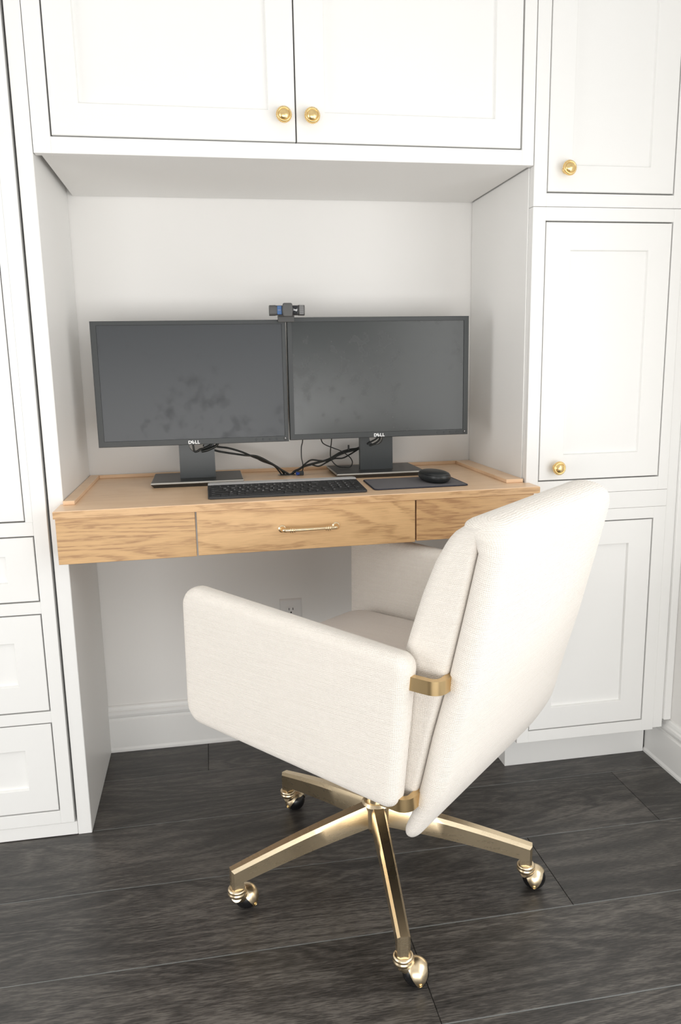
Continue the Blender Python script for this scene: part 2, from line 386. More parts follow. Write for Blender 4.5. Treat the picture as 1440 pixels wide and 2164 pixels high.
# floor: long planks with eased edges over a joint-coloured base
bm = new(); lay = bm.loops.layers.float_color.new('plank')
seams = [0.46, 0.226, 0.0075, -0.2115, -0.4345, -0.650]
while seams[-1] > Y0: seams.append(seams[-1]-0.2195)
joints = {0: [0.263], 1: [0.75], 2: [1.279], 3: [0.957], 4: [0.625]}
PL = 1.50
for i in range(len(seams)-1):
    ya, yb = seams[i+1], min(seams[i], YB+0.10)
    j0 = joints.get(i, [random.uniform(-0.6, 0.6)])[0]
    xs = sorted([j0+PL*k for k in range(-4, 5)])
    xs = [X0-0.1]+[x for x in xs if X0 < x < X1]+[X1+0.1]
    for xa, xb in zip(xs, xs[1:]):
        g, c = 0.0008, 0.0010
        col = (random.random(), random.random(), random.random(), 1)
        rings = [[(x, y, z) for x, y in ((xa+e*0.5, ya+e), (xb-e*0.5, ya+e), (xb-e*0.5, yb-e), (xa+e*0.5, yb-e))] for e, z in ((g, -0.008), (g, -0.0009), (g+c, 0.0))]
        nf = len(bm.faces); loft(bm, rings, cap0=False); bm.faces.ensure_lookup_table()
        for f in bm.faces[nf:]:
            for l in f.loops: l[lay] = col
nf = len(bm.faces)
box(bm, X0-0.1, X1+0.1, Y0-0.1, YB+0.1, -0.05, -0.0035, mi=1)
for ys in seams[1:-1]: box(bm, X0-0.1, X1+0.1, ys-0.0008, ys+0.0008, -0.0030, -0.0004, mi=2)
struct('floor', bm, [M_FLOOR, M_SUB, M_SEAM_GLINT])
bm = new(); box(bm, X0-0.1, X1+0.1, Y0-0.1, YB+0.1, ZC, ZC+0.08); struct('ceiling', bm, M_CEIL)
bm = new(); box(bm, X0-0.1, X1+0.1, YB, YB+0.1, 0, ZC); struct('wall_back', bm, M_WALL)
def wall_with_hole(name, mk, u0, u1, a0, a1, z0, z1):
    bm = new()
    for ua, ub, za, zb in ((u0, a0, 0, ZC), (a1, u1, 0, ZC), (a0, a1, 0, z0), (a0, a1, z1, ZC)): box(bm, *mk(ua, ub), za, zb)
    struct(name, bm, M_WALL)
wall_with_hole('wall_right', lambda a, b: (X1, X1+0.1, a, b), Y0, YB, -2.70, -0.45, 0.12, 1.95)
wall_with_hole('wall_left', lambda a, b: (X0-0.1, X0, a, b), Y0, YB, -1.75, -0.25, 0.15, 2.05)
wall_with_hole('wall_rear', lambda a, b: (a, b, Y0-0.1, Y0), X0-0.1, X1+0.1, -1.2, 1.38, 0.03, 1.95)
def window(name, rect, mk):
    a0, a1, z0, z1 = rect; bm = new(); t = 0.05
    def B(u0, u1, w0, w1): box(bm, *mk(u0, u1), w0, w1, 0.002)
    am, zm = (a0+a1)/2, (z0+z1)/2
    B(a0, a0+t, z0, z1); B(a1-t, a1, z0, z1); B(a0+t, a1-t, z0, z0+t); B(a0+t, a1-t, z1-t, z1)
    B(am-0.015, am+0.015, z0+t, z1-t); B(a0+t, am-0.015, zm-0.015, zm+0.015); B(am+0.015, a1-t, zm-0.015, zm+0.015)
    struct(name, bm, M_TRIM)
window('window_1', (-1.2, 1.38, 0.03, 1.95), lambda a, b: (a, b, Y0-0.07, Y0-0.03))
window('window_2', (-2.70, -0.45, 0.12, 1.95), lambda a, b: (X1+0.03, X1+0.07, a, b))
window('added_window_3', (-1.75, -0.25, 0.15, 2.05), lambda a, b: (X0-0.07, X0-0.03, a, b))  # unseen window added to hold the left fill light
# baseboards: tall board, stepped cap moulding, shoe at the floor
BPROF = [(0, 0), (0.013, 0), (0.013, 0.006), (0.010, 0.012), (0.010, 0.090), (0.0065, 0.093), (0.0065, 0.097), (0.010, 0.101), (0.012, 0.108), (0.0115, 0.116), (0.008, 0.119), (0.008, 0.123), (0.006, 0.129), (0.003, 0.132), (0, 0.132)]
bm = new(); loft(bm, [[(x, YB-d, z) for d, z in BPROF] for x in (0.0, 1.021)]); struct('baseboard_back', bm, M_TRIM)
bm = new(); loft(bm, [[(X1-d, y, z) for d, z in BPROF] for y in (Y0, 0.09)]); struct('baseboard_right', bm, M_TRIM)
bm = new(); loft(bm, [[(x, Y0+d, z) for d, z in BPROF] for x in (X0, -1.2)]); struct('baseboard_rear', bm, M_TRIM)
bm = new(); loft(bm, [[(X0+d, y, z) for d, z in BPROF] for y in (Y0+0.014, 0.0)]); struct('baseboard_left', bm, M_TRIM)

# ------------------------------------------------------------------ cabinets
ZT = 2.40   # cabinet tops (above the picture)
def shaker(x0, x1, z0, z1, sl, sr, sb, st, y=0.0005, t=0.020, rec=0.008):
    bm = new()
    def rect(e, yy, L=0, R=0, B=0, T=0):
        return [(x0+e+L, yy, z0+e+B), (x1-e-R, yy, z0+e+B), (x1-e-R, yy, z1-e-T), (x0+e+L, yy, z1-e-T)]
    rings = [rect(0, y+t), rect(0, y+0.0012), rect(0.0012, y)]
    rings += [rect(0, y, sl-0.0008, sr-0.0008, sb-0.0008, st-0.0008), rect(0, y+0.0008, sl, sr, sb, st), rect(0, y+rec, sl+0.0012, sr+0.0012, sb+0.0012, st+0.0012)]
    loft(bm, rings); return bm
def face_frame(bm, xs, zs, y0=0.0, y1=0.019, bev=0.0006):
    """xs/zs: list of (lo,hi) bars; stiles run full height, rails between given stiles"""
    for a, b, c, d in xs: box(bm, a, b, y0, y1, c, d, bev)
    for a, b, c, d in zs: box(bm, a, b, y0, y1, c, d, bev)
def carcass(bm, x0, x1, y0, y1, z0, z1, t=0.016):
    box(bm, x0, x0+t, y0, y1, z0, z1); box(bm, x1-t, x1, y0, y1, z0, z1)
    box(bm, x0+t, x1-t, y0, y1, z0, z0+t); box(bm, x0+t, x1-t, y0, y1, z1-t, z1)
    box(bm, x0+t, x1-t, y1-t, y1, z0+t, z1-t)
def knob_bm(x, z, y=0.0005):
    bm = new(); o = (x, y, z); ax = (0, -1, 0)
    lathe(bm, [(0.0001, 0), (0.0085, 0), (0.0085, 0.002), (0.0062, 0.004), (0.0055, 0.010), (0.008, 0.0135), (0.0125, 0.015), (0.0142, 0.0165), (0.0142, 0.0205), (0.0138, 0.0225), (0.0125, 0.0235), (0.0112, 0.0232), (0.0108, 0.0226), (0.0095, 0.0244), (0.0065, 0.0262), (0.003, 0.0271), (0.0001, 0.0273)], o, ax, 40)
    for k in range(30):
        a = 2*PI*k/30
        sphere(bm, (x+0.0146*math.cos(a), y-0.0188, z+0.0146*math.sin(a)), 0.00165, 8, 6)
    return bm
KNOB = [None]
def knob(x, z, parent, label=None):
    if KNOB[0] is None:
        bm = knob_bm(0, 0, 0); KNOB[0] = obj('knob', bm, M_BRASSK, parent, smooth=True, local=True, angle=0.9)
        o = KNOB[0]
    else:
        o = KNOB[0].copy(); COL.objects.link(o); o.parent = parent
    o.location = Vector((x, 0.0005, z))-world_off(parent); o['label'] = 'round brass knob with beaded rim'
    return o
def door_on(unit, rect, inset, kn=None, name='door'):
    x0, x1, z0, z1 = rect
    d = obj(name, shaker(x0, x1, z0, z1, *inset), M_CAB, unit)
    if kn: knob(*kn, d)
    return d

# upper cabinet over the desk niche
UC = thing('wall_cabinet', (0.512, 0.19, 1.448), 'wide white two-door overhead cabinet with centred brass knobs, above the desk niche', 'cabinet')
bm = new()
face_frame(bm, [(0.0015, 0.0345, 1.448, ZT), (0.996, 1.0225, 1.448, ZT)], [(0.0345, 0.996, 1.448, 1.4785), (0.0345, 0.996, 2.30, ZT)])
carcass(bm, 0.013, 1.0165, 0.0192, 0.386, 1.4485, ZT)
obj('cabinet_body', bm, M_CAB, UC)
door_on(UC, (0.0375, 0.5105, 1.4815, 2.297), (0.0535, 0.0535, 0.059, 0.06), (0.486, 1.527))
door_on(UC, (0.5135, 0.9925, 1.4815, 2.297), (0.0585, 0.0575, 0.057, 0.06), (0.543, 1.527))

# right-hand column of cabinets: upper, middle and base unit, filler strips
RX0, RX1 = 1.0245, 1.384
U1 = thing('tall_upper_cabinet', (1.204, 0.19, 1.365), 'white single-door upper cabinet at top right with a brass knob near the niche top', 'cabinet')
bm = new()
face_frame(bm, [(RX0, 1.0545, 1.3655, ZT), (1.357, RX1, 1.3655, ZT)], [(1.0545, 1.357, 1.3655, 1.393), (1.0545, 1.357, 2.30, ZT)])
carcass(bm, RX0, RX1, 0.0192, 0.386, 1.3655, ZT); obj('cabinet_body', bm, M_CAB, U1)
door_on(U1, (1.0570, 1.3545, 1.3965, 2.297), (0.0555, 0.0565, 0.0545, 0.06), (1.097, 1.441))
U2 = thing('middle_cabinet', (1.204, 0.19, 0.708), 'white middle cabinet right of the monitors, brass knob at lower left of its door', 'cabinet')
bm = new()
face_frame(bm, [(RX0, 1.0540, 0.729, 1.3645), (1.3595, RX1, 0.729, 1.3645)], [(1.0540, 1.3595, 1.3365, 1.3645), (1.0540, 1.3595, 0.729, 0.7605)])
carcass(bm, RX0, RX1, 0.0192, 0.386, 0.729, 1.3645); obj('cabinet_body', bm, M_CAB, U2)
door_on(U2, (1.0565, 1.3570, 0.7632, 1.3335), (0.0585, 0.0545, 0.058, 0.0585), (1.097, 0.793))
U3 = thing('base_cabinet', (1.204, 0.19, 0.0), 'white base cabinet with a toe kick, standing on the floor behind the chair back', 'cabinet')
bm = new()
face_frame(bm, [(1.0185, 1.0475, 0.109, 0.688), (1.3525, RX1, 0.109, 0.688)], [(1.0475, 1.3525, 0.660, 0.688), (1.0475, 1.3525, 0.109, 0.138)])
carcass(bm, RX0, RX1, 0.0192, 0.386, 0.109, 0.688); obj('cabinet_body', bm, M_CAB, U3)
door_on(U3, (1.0500, 1.3498, 0.1405, 0.6575), (0.0555, 0.0590, 0.055, 0.0565))
bm = new(); box(bm, RX0, 1.416, 0.088, 0.386, 0.0, 0.1085, 0.0008); obj('toe_kick', bm, M_CAB, U3)
bm = new(); box(bm, RX0, RX1-0.0008, -0.0012, 0.386, 0.6886, 0.7284, 0.0006)
t = obj('filler_rail', bm, M_CAB); set_props(t, label='narrow white horizontal filler rail between the middle and base cabinets at right', category='trim board')
bm = new(); box(bm, RX1+0.0006, 1.410, 0.0015, 0.12, 0.113, ZT, 0.0006)
t = obj('filler_strip', bm, M_CAB); set_props(t, label='tall white filler strip between the right cabinets and the corner scribe moulding', category='trim board')
bm = new(); box(bm, 1.4104, 1.4296, -0.006, 0.006, 0.134, ZT, 0.002, 2); box(bm, 1.4108, 1.4292, 0.006, 0.10, 0.136, ZT)
t = obj('scribe_moulding', bm, M_CAB); set_props(t, label='thin white scribe moulding in the corner against the right wall', category='trim board')
bm = new(); box(bm, 1.0212, 1.0241, 0.022, 0.386, 0.134, 1.4478, 0.0003)
t = obj('niche_panel', bm, M_CAB); set_props(t, label='white panel lining the right side of the desk niche', category='panel')
# left-hand side: pilaster panel and tall drawer tower
bm = new(); box(bm, -0.030, 0.0000, 0.0, 0.386, 0.0, ZT, 0.0012)
t = obj('side_panel', bm, M_CAB); set_props(t, label='tall white end panel standing on the floor at left of the niche', category='panel')
LT = thing('drawer_tower', (-0.25, 0.19, 0.0), 'tall white cupboard at left edge with stacked drawers below a long door', 'cabinet')
bm = new(); TX0, TX1 = -0.48, -0.0352
def hx(z): return 0
face_frame(bm, [(-0.0640, TX1, 0.034, ZT), (TX0, -0.44, 0.034, ZT)],
           [(-0.44, -0.0640, 0.034, 0.0645), (-0.44, -0.0640, 0.2775, 0.3035), (-0.44, -0.0640, 0.5265, 0.5525), (-0.44, -0.0640, 0.6965, 0.726), (-0.44, -0.0640, 2.30, ZT)], -0.003, 0.019, 0.0008)
box(bm, -0.0785, -0.0640, -0.003, 0.019, 0.726, 2.30)
carcass(bm, TX0, TX1-0.003, 0.0192, 0.386, 0.034, ZT); obj('cabinet_body', bm, M_CAB, LT)
bm = new(); box(bm, TX0, -0.0305, 0.000, 0.386, 0.0015, 0.0325, 0.0008); obj('plinth', bm, M_CAB, LT)
Y_ = -0.0025
obj('door', shaker(-0.437, -0.0810, 0.729, 2.297, 0.06, 0.06, 0.06, 0.06, Y_), M_CAB, LT)
for z0, z1, bb, tt in ((0.5553, 0.6937, 0.0415, 0.0395), (0.3063, 0.5237, 0.0600, 0.0600), (0.0673, 0.2747, 0.0555, 0.0585)):
    obj('drawer', shaker(-0.437, -0.0668, z0, z1, 0.06, 0.0585, bb, tt, Y_), M_CAB, LT)

# ------------------------------------------------------------------ desk
DK = thing('floating_desk', (0.512, 0.15, 0.65), 'floating oak desk spanning the niche, with one brass-handled drawer and two plain panels', 'desk')
bm = new()
zt0, zt1 = 0.7445, 0.760
def top_ring(e, z, b=0.0): return [(-0.007+e, -0.0865+e, z), (1.0325-e, -0.0600+e, z), (1.0325-e, 0.0 - 0.0008, z), (1.0208, 0.0-0.0008, z), (1.0208, 0.3875, z), (0.0008, 0.3875, z), (0.0008, -0.0008, z), (-0.007+e, -0.0008, z)]
loft(bm, [top_ring(0.0008, zt0), top_ring(0, zt0+0.0008), top_ring(0, zt1-0.0012), top_ring(0.0012, zt1)])
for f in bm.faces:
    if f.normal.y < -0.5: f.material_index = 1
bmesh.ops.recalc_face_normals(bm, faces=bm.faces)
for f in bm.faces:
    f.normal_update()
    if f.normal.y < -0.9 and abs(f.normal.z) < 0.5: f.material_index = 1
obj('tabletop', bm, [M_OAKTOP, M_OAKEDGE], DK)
def rail(x0, x1, y0, y1):
    bm = new(); box(bm, x0, x1, y0, y1, 0.7602, 0.7685, 0.0006); obj('edge_rail', bm, M_OAKTOP, DK)
rail(0.0012, 0.0245, -0.012, 0.387); rail(0.980, 1.0205, 0.008, 0.387); rail(0.0250, 0.9795, 0.3765, 0.387)
def apron_y(x): return -0.0795+0.022*x
def apron(name, x0, x1, m, zb=0.650):
    bm = new(); vs = []
    rings = []
    for e, dy in ((0, 0.020), (0, 0.0008), (0.0008, 0.0)):
        rings.append([(x0+e, apron_y(x0)+dy, zb+e), (x1-e, apron_y(x1)+dy, zb+e), (x1-e, apron_y(x1)+dy, 0.7440-e), (x0+e, apron_y(x0)+dy, 0.7440-e)])
    loft(bm, rings); return obj(name, bm, m, DK)
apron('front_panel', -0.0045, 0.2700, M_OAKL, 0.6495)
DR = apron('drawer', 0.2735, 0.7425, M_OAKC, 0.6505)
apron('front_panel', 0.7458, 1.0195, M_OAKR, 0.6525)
bm = new()   # frame carrying the top inside the niche
box(bm, 0.002, 0.022, -0.050, 0.387, 0.672, 0.7442); box(bm, 0.997, 1.0175, -0.034, 0.387, 0.672, 0.7442); box(bm, 0.022, 0.997, 0.367, 0.387, 0.672, 0.7442)
obj('support_frame', bm, M_OAKL, DK)
# bar pull
bm = new(); pz = 0.6975; xa, xb = 0.4500, 0.5660
for x, s in ((xa, 1), (xb, -1)):
    y0 = apron_y(x)
    lathe(bm, [(0.0001, 0), (0.0082, 0), (0.0085, 0.0015), (0.0072, 0.003), (0.0060, 0.0035), (0.0048, 0.0055), (0.0044, 0.008)], (x, y0, pz), (0, -1, 0), 24)
    arc = [(x, y0-0.006, pz)] + [(x+s*0.0085*(1-math.cos(t)), y0-0.0125-0.0085*math.sin(t), pz) for t in [PI/2*k/8 for k in range(9)]] + [(x+s*0.022, y0-0.021, pz)]
    tube(bm, arc, 0.0042, 14)
    for q, rr in ((0.0155, 0.0058), (0.0200, 0.0062), (0.0245, 0.0055)):
        lathe(bm, [(0.0001, -0.0014), (rr*0.85, -0.0014), (rr, -0.0004), (rr, 0.0004), (rr*0.85, 0.0014), (0.0001, 0.0014)], (x+s*q, y0-0.021, pz), (1, 0, 0), 20)
tube(bm, [(xa+0.018, apron_y(xa)-0.021, pz), (0.508, apron_y(0.508)-0.021, pz), (xb-0.018, apron_y(xb)-0.021, pz)], 0.0038, 16)
obj('bar_pull', bm, M_BRASSP, DR, smooth=True, angle=0.8, label='slim brass bar pull with ringed ends')

# ------------------------------------------------------------------ monitors
def monitor(xc, y, zb, zt, width, label, bz, scr, base_y, base_w, screen_rect):
    T = thing('computer_monitor', (xc, base_y, 0.760), label, 'monitor', 'pair of black monitors on the desk')
    x0, x1 = xc-width/2, xc+width/2; bl, br, bt, bb = bz
    bm = new()
    def rect(e, yy, L=0, R=0, B=0, Tt=0): return [(x0+e+L, yy, zb+e+B), (x1-e-R, yy, zb+e+B), (x1-e-R, yy, zt-e-Tt), (x0+e+L, yy, zt-e-Tt)]
    loft(bm, [rect(0.055, y+0.046), rect(0.045, y+0.045), rect(0.004, y+0.026), rect(0, y+0.022), rect(0, y+0.001), rect(0.001, y),
              rect(0, y, bl, br, bb, bt), rect(0, y+0.0022, bl+0.0004, br+0.0004, bb+0.0004, bt+0.0004)], cap1=False)
    panel = obj('panel_housing', bm, M_BEZEL, T)
    bm = new(); loft(bm, [rect(0.0004, y+0.006, bl, br, bb, bt), rect(0.0004, y+0.0022, bl, br, bb, bt)]); obj('screen', bm, scr, T)
    # printed maker's wordmark in the middle of the lower bezel
    bm = new(); lx = xc-0.004; lz = zb+bb*0.42; s = 0.0105
    for ch, dx, rot, sc_ in (('D', -0.0094, 0, 1.0), ('E', -0.0022, 0.62, 1.0), ('L', 0.0048, 0, 1.0), ('L', 0.0107, 0, 1.0)):
        text_mesh(bm, ch, s*sc_, (lx+dx, y-0.0003, lz), (math.cos(rot), 0, math.sin(rot)), (-math.sin(rot), 0, math.cos(rot)), embolden=0.00045, depth=0.0002)
    obj('logo', bm, M_WHITE, T)
    for k in range(4):
        bm = new(); lathe(bm, [(0.0001, 0), (0.0022, 0), (0.0022, 0.0006), (0.0016, 0.0009), (0.0001, 0.0006)], (x1-0.0785+0.0165*k, y, zb+bb*0.52), (0, -1, 0), 16); obj('button', bm, M_STAND, T, smooth=True, angle=0.6)
    bm = new(); lathe(bm, [(0.0001, 0), (0.0042, 0), (0.0042, 0.0006), (0.0034, 0.0012), (0.0001, 0.0008)], (x1-0.0085, y, zb+bb*0.55), (0, -1, 0), 20)
    pb = obj('power_button', bm, M_BASE, T, smooth=True, angle=0.6)
    bm = new(); lathe(bm, [(0.0001, 0), (0.0010, 0), (0.0010, 0.0004), (0.0001, 0.0004)], (x1-0.0085, y-0.0011, zb+bb*0.55+0.0008), (0, -1, 0), 12); box(bm, x1-0.0093, x1-0.0077, y-0.0015, y-0.0011, zb+bb*0.55+0.0004, zb+bb*0.55+0.0026); obj('power_light', bm, M_WHITE, pb)
    # stand: slab with cable hole, foot plate with bright bevel
    bm = new(); ny = base_y-0.022; w2 = 0.0425; r = 0.0178; hz = 0.8525; hx = xc+0.001
    out = [(-w2, 0.7722), (w2, 0.7722), (w2-0.001, hz+0.10), (0.018, hz+0.10), (r, hz)] + [(r*math.cos(t), hz-r*math.sin(t)) for t in [PI*k/20 for k in range(1, 20)]] + [(-r, hz), (-0.018, hz+0.10), (-w2+0.001, hz+0.10)]
    loft(bm, [[(hx+a, ny+0.016, b) for a, b in out], [(hx+a, ny, b) for a, b in out]])
    obj('stand_neck', bm, M_STAND, T)
    bm = new(); box(bm, hx-0.055, hx+0.055, y+0.0445, ny+0.018, 0.955, 1.03, 0.003, 2); obj('stand_bracket', bm, M_STAND, T)
    bm = new(); b0, b1, c0, c1 = xc-base_w/2, xc+base_w/2, base_y-0.086, base_y+0.086
    def br_(e, z): return [(b0+e, c0+e, z), (b1-e, c0+e, z), (b1-e, c1-e, z), (b0+e, c1-e, z)]
    vr = loft(bm, [br_(0.007, 0.7601), br_(0.006, 0.7620), br_(0.0, 0.7690), br_(0.0, 0.7700), br_(0.0016, 0.7724)])
    for f in bm.faces:
        zc = f.calc_center_median().z
        if 0.7694 < zc < 0.7715 or (0.7694 < zc and zc < 0.7720 and abs(f.normal.z) < 0.95): f.material_index = 1
    obj('stand_base', bm, [M_BASE, M_EDGE], T)
    return T
ML = monitor(0.2760, 0.190, 0.8570, 1.1425, 0.4430, 'left black monitor with a dark smudged screen, standing on the desk behind the keyboard', (0.0130, 0.0090, 0.0090, 0.0130), M_SCRL, 0.2500, 0.217, None)
MR = monitor(0.7250, 0.192, 0.8590, 1.1475, 0.4475, 'right black monitor whose screen reflects light toward its right edge, standing behind the mouse pad', (0.0110, 0.0120, 0.0100, 0.0130), M_SCRR, 0.2700, 0.225, None)

# ------------------------------------------------------------------ webcam
WC = thing('webcam', (0.500, 0.190, 1.148), 'small black webcam clipped on the monitor tops where the two meet', 'webcam')
wx, wy, wz = 0.4995, 0.168, 1.1618
def cap(bm, xa, xb, hy, hz, mi=0, r=0.006):
    o = rounded_outline([(-hy, -hz, r), (hy, -hz, r), (hy, hz, r), (-hy, hz, r)], 5)
    def bow(x): return -0.0035*(1-((x-wx)/0.041)**2)
    n = 6
    loft(bm, [[(x, wy+p.x+bow(x), wz+p.y) for p in o] for x in [xa+(xb-xa)*k/n for k in range(n+1)]], mi=mi)
bm = new(); cap(bm, wx-0.0405, wx-0.0265, 0.0115, 0.0116); cap(bm, wx-0.0265, wx+0.0255, 0.0105, 0.0110); obj('camera_body', bm, M_CAMB, WC, smooth=True, angle=0.7)
bm = new(); cap(bm, wx+0.0265, wx+0.0405, 0.0115, 0.0116)
ws = obj('speaker_grille', bm, M_CAMB, WC, smooth=True, angle=0.7)
bm = new()
for k in range(10): box(bm, wx+0.0282, wx+0.0375, wy-0.0138, wy-0.0120, wz-0.0094+0.00205*k, wz-0.0094+0.00205*k+0.0012)
obj('grille_bars', bm, M_GRILLE, ws)
bm = new(); box(bm, wx-0.0235, wx-0.0125, wy-0.0144, wy-0.011, wz-0.0098, wz+0.0098, 0.0015, 2)
bl = obj('label_band', bm, M_BLUE, WC, label='blue label band')
bm = new(); box(bm, wx-0.0222, wx-0.0150, wy-0.01455, wy-0.0143, wz-0.0005, wz+0.0008); obj('label_print', bm, M_GREYP, bl)
bm = new(); box(bm, wx+0.0120, wx+0.0248, wy-0.0144, wy-0.011, wz-0.0100, wz+0.0100, 0.0015, 2)
bg = obj('gloss_band', bm, M_BLACKG, WC, label='glossy black band')
bm = new(); text_mesh(bm, 'logi', 0.0062, (wx+0.0185, wy-0.0146, wz+0.0005), (1, 0, 0), (0, 0, 1), embolden=0.00015); obj('wordmark', bm, M_WHITE, bg)
bm = new()
o = rounded_outline([(-0.0105, -0.0150, 0.004), (0.0105, -0.0150, 0.004), (0.0128, 0, 0.014), (0.0105, 0.0155, 0.004), (-0.0105, 0.0155, 0.004), (-0.0128, 0, 0.014)], 5)
pad(bm, o, 0.008, 0.0025, lambda a, b, d: Vector((wx+a, wy-0.0175-d, wz+b)), 0.0005, 0.004, 3, 3)
obj('lens_cover', bm, M_CAMB, WC, smooth=True, angle=0.7, label='grey privacy shutter over the lens')
bm = new(); box(bm, wx-0.0200, wx+0.0190, wy+0.0145, wy+0.0195, 1.1365, 1.1515, 0.0018, 3); box(bm, wx-0.0180, wx+0.0170, wy-0.002, wy+0.045, 1.1487, 1.1525, 0.001, 2)
obj('clip', bm, M_CAMB, WC)

# ------------------------------------------------------------------ keyboard
KB = thing('keyboard', (0.472, 0.045, 0.760), 'slim charcoal wireless keyboard with numeric pad and silver top strip, at the desk front', 'keyboard')
kx0, kx1, ky0, ky1 = 0.2985, 0.6445, -0.0305, 0.1210
def kz(y): return 0.7655+(y-ky0)/(ky1-ky0)*0.0075
bm = new(); o = rounded_outline([(kx0, ky0, 0.008), (kx1, ky0, 0.008), (kx1, ky1, 0.012), (kx0, ky1, 0.012)], 6)
cen = Vector(((kx0+kx1)/2, (ky0+ky1)/2))
rings = []
for e, f in ((0.002, 0.0), (0.0, 0.18), (0.0, 0.75), (0.0015, 1.0)):
    rr = []
    for p in o:
        q = p-(p-cen).normalized()*e; rr.append((q.x, q.y, 0.7601+(kz(q.y)-0.7601)*f))
    rings.append(rr)
loft(bm, rings); obj('keyboard_body', bm, M_KBODY, KB)
bm = new(); o = rounded_outline([(kx0+0.001, 0.0985, 0.002), (kx1-0.001, 0.0985, 0.002), (kx1-0.001, ky1-0.001, 0.011), (kx0+0.001, ky1-0.001, 0.011)], 6)
loft(bm, [[(p.x, p.y, kz(p.y)-0.002+h) for p in o] for h in (0.0, 0.0042)])
ks = obj('top_strip', bm, M_KSTRIP, KB, label='silver grey strip along the rear edge')
bm = new(); text_mesh(bm, 'logi', 0.0065, (0.478, 0.110, kz(0.110)+0.0023), (1, 0, 0), (0, 1, 0.05)); obj('wordmark', bm, M_KBODY, ks)
rows = [
 (0.0865, 0.0110, [(1, 'esc')]+[(1, 'F%d' % k) for k in range(1, 13)]+[(1, 'home'), (1, 'end')], [(1, ''), (1, ''), (1, ''), (1, '')]),
 (0.0680, 0.0172, [(1, '`')]+[(1, c) for c in '1234567890-=']+[(2, 'backspace')], [(1, 'num'), (1, '/'), (1, '*'), (1, '-')]),
 (0.0475, 0.0192, [(1.5, 'tab')]+[(1, c) for c in 'QWERTYUIOP[]']+[(1.5, '\\')], [(1, '7'), (1, '8'), (1, '9'), (1, '+')]),
 (0.0270, 0.0192, [(1.75, 'caps lock')]+[(1, c) for c in "ASDFGHJKL;'"]+[(2.25, 'enter')], [(1, '4'), (1, '5'), (1, '6'), None]),
 (0.0065, 0.0192, [(2.25, 'shift')]+[(1, c) for c in 'ZXCVBNM,./']+[(1.75, 'shift'), (1, '^')], [(1, '1'), (1, '2'), (1, '3'), (1, 'enter')]),
 (-0.0145, 0.0195, [(1.2, 'ctrl'), (1, 'fn'), (1, 'start'), (1, 'alt'), (4.8, ''), (1, 'alt'), (1, 'fn'), (1, 'ctrl'), (1, '<'), (1, 'v'), (1, '>')], [(2, '0'), (1, '.'), None]),
]
KU = (0.6385-0.3045)/19.15
def key(xa, xb, yc, h, leg):
    bm = new(); g = 0.0009
    z = kz(yc); sl = 0.0075/(ky1-ky0)
    rings = []
    for e, dz in ((g, -0.0012), (g, 0.0006), (g+0.0008, 0.0016)):
        rings.append([(x, y, kz(y)+dz) for x, y in ((xa+e, yc-h/2+e), (xb-e, yc-h/2+e), (xb-e, yc+h/2-e), (xa+e, yc+h/2-e))])
    loft(bm, rings)
    if leg:
        sz = 0.0072 if len(leg) == 1 else 0.0038
        text_mesh(bm, leg, sz, (xa+0.0030, yc+h*0.12, kz(yc+h*0.12)+0.00168), (1, 0, 0), (0, 1, sl), mi=1, align='LEFT', embolden=0.0001 if len(leg) == 1 else 0)
    obj('key', bm, [M_KEY, M_WHITE], KB)
for yc, h, main, num in rows:
    x = 0.3045
    for wd, leg in main: key(x, x+wd*KU, yc, h, leg); x += wd*KU
    x += 0.15*KU
    for it in num:
        if it is None: x += KU; continue
        wd, leg = it; tall = leg == '+' or (leg == 'enter')
        if tall: key(x, x+KU, yc-0.01025, 0.0192+0.0205, leg)
        else: key(x, x+wd*KU, yc, h, leg)
        x += wd*KU

# ------------------------------------------------------------------ mouse pad, mouse
bm = new(); PP = [(0.664, -0.011), (0.886, -0.004), (0.884, 0.150), (0.668, 0.144)]
o = rounded_outline([(*PP[0], 0.012), (*PP[1], 0.012), (*PP[2], 0.012), (*PP[3], 0.012)], 6); cen = sum((Vector(p) for p in PP), Vector((0, 0)))/4
MP = thing('mouse_pad', (cen.x, cen.y, 0.760), 'dark grey cloth mouse pad with a navy stitched edge, right of the keyboard', 'mouse pad')
def off(o, e): return [p-(p-cen).normalized()*e for p in o]
loft(bm, [[(p.x, p.y, 0.7602) for p in off(o, 0.003)], [(p.x, p.y, 0.7625) for p in off(o, 0.003)]]); mf = obj('pad_cloth', bm, M_PADF, MP)
bm = new(); loft(bm, [[(p.x, p.y, z) for p in off(o, e)] for e, z in ((0.0032, 0.7602), (0, 0.7603), (-0.0003, 0.7615), (0.0003, 0.7627), (0.002, 0.7630), (0.0032, 0.7625))], cap0=False, cap1=False); obj('stitched_edge', bm, M_PADE, MP, smooth=True)
bm = new(); text_mesh(bm, 'logitech', 0.0075, (0.866, 0.0075, 0.7627), (1, 0.03, 0), (-0.03, 1, 0)); obj('wordmark', bm, M_GREYP, mf)
MS = thing('computer_mouse', (0.826, 0.075, 0.7628), 'black pebble-shaped wireless mouse resting on the mouse pad', 'mouse')
mx, my, ma = 0.8265, 0.074, 0.12
def mouse_pt(u, v, z):
    c, s = math.cos(ma), math.sin(ma); return (mx+u*c-v*s, my+u*s+v*c, 0.7632+z)
def mring(su, sv, z, n=40): return [mouse_pt(su*math.copysign(abs(math.cos(t))**0.85, math.cos(t)), sv*math.copysign(abs(math.sin(t))**0.85, math.sin(t)), z) for t in [2*PI*k/n for k in range(n)]]
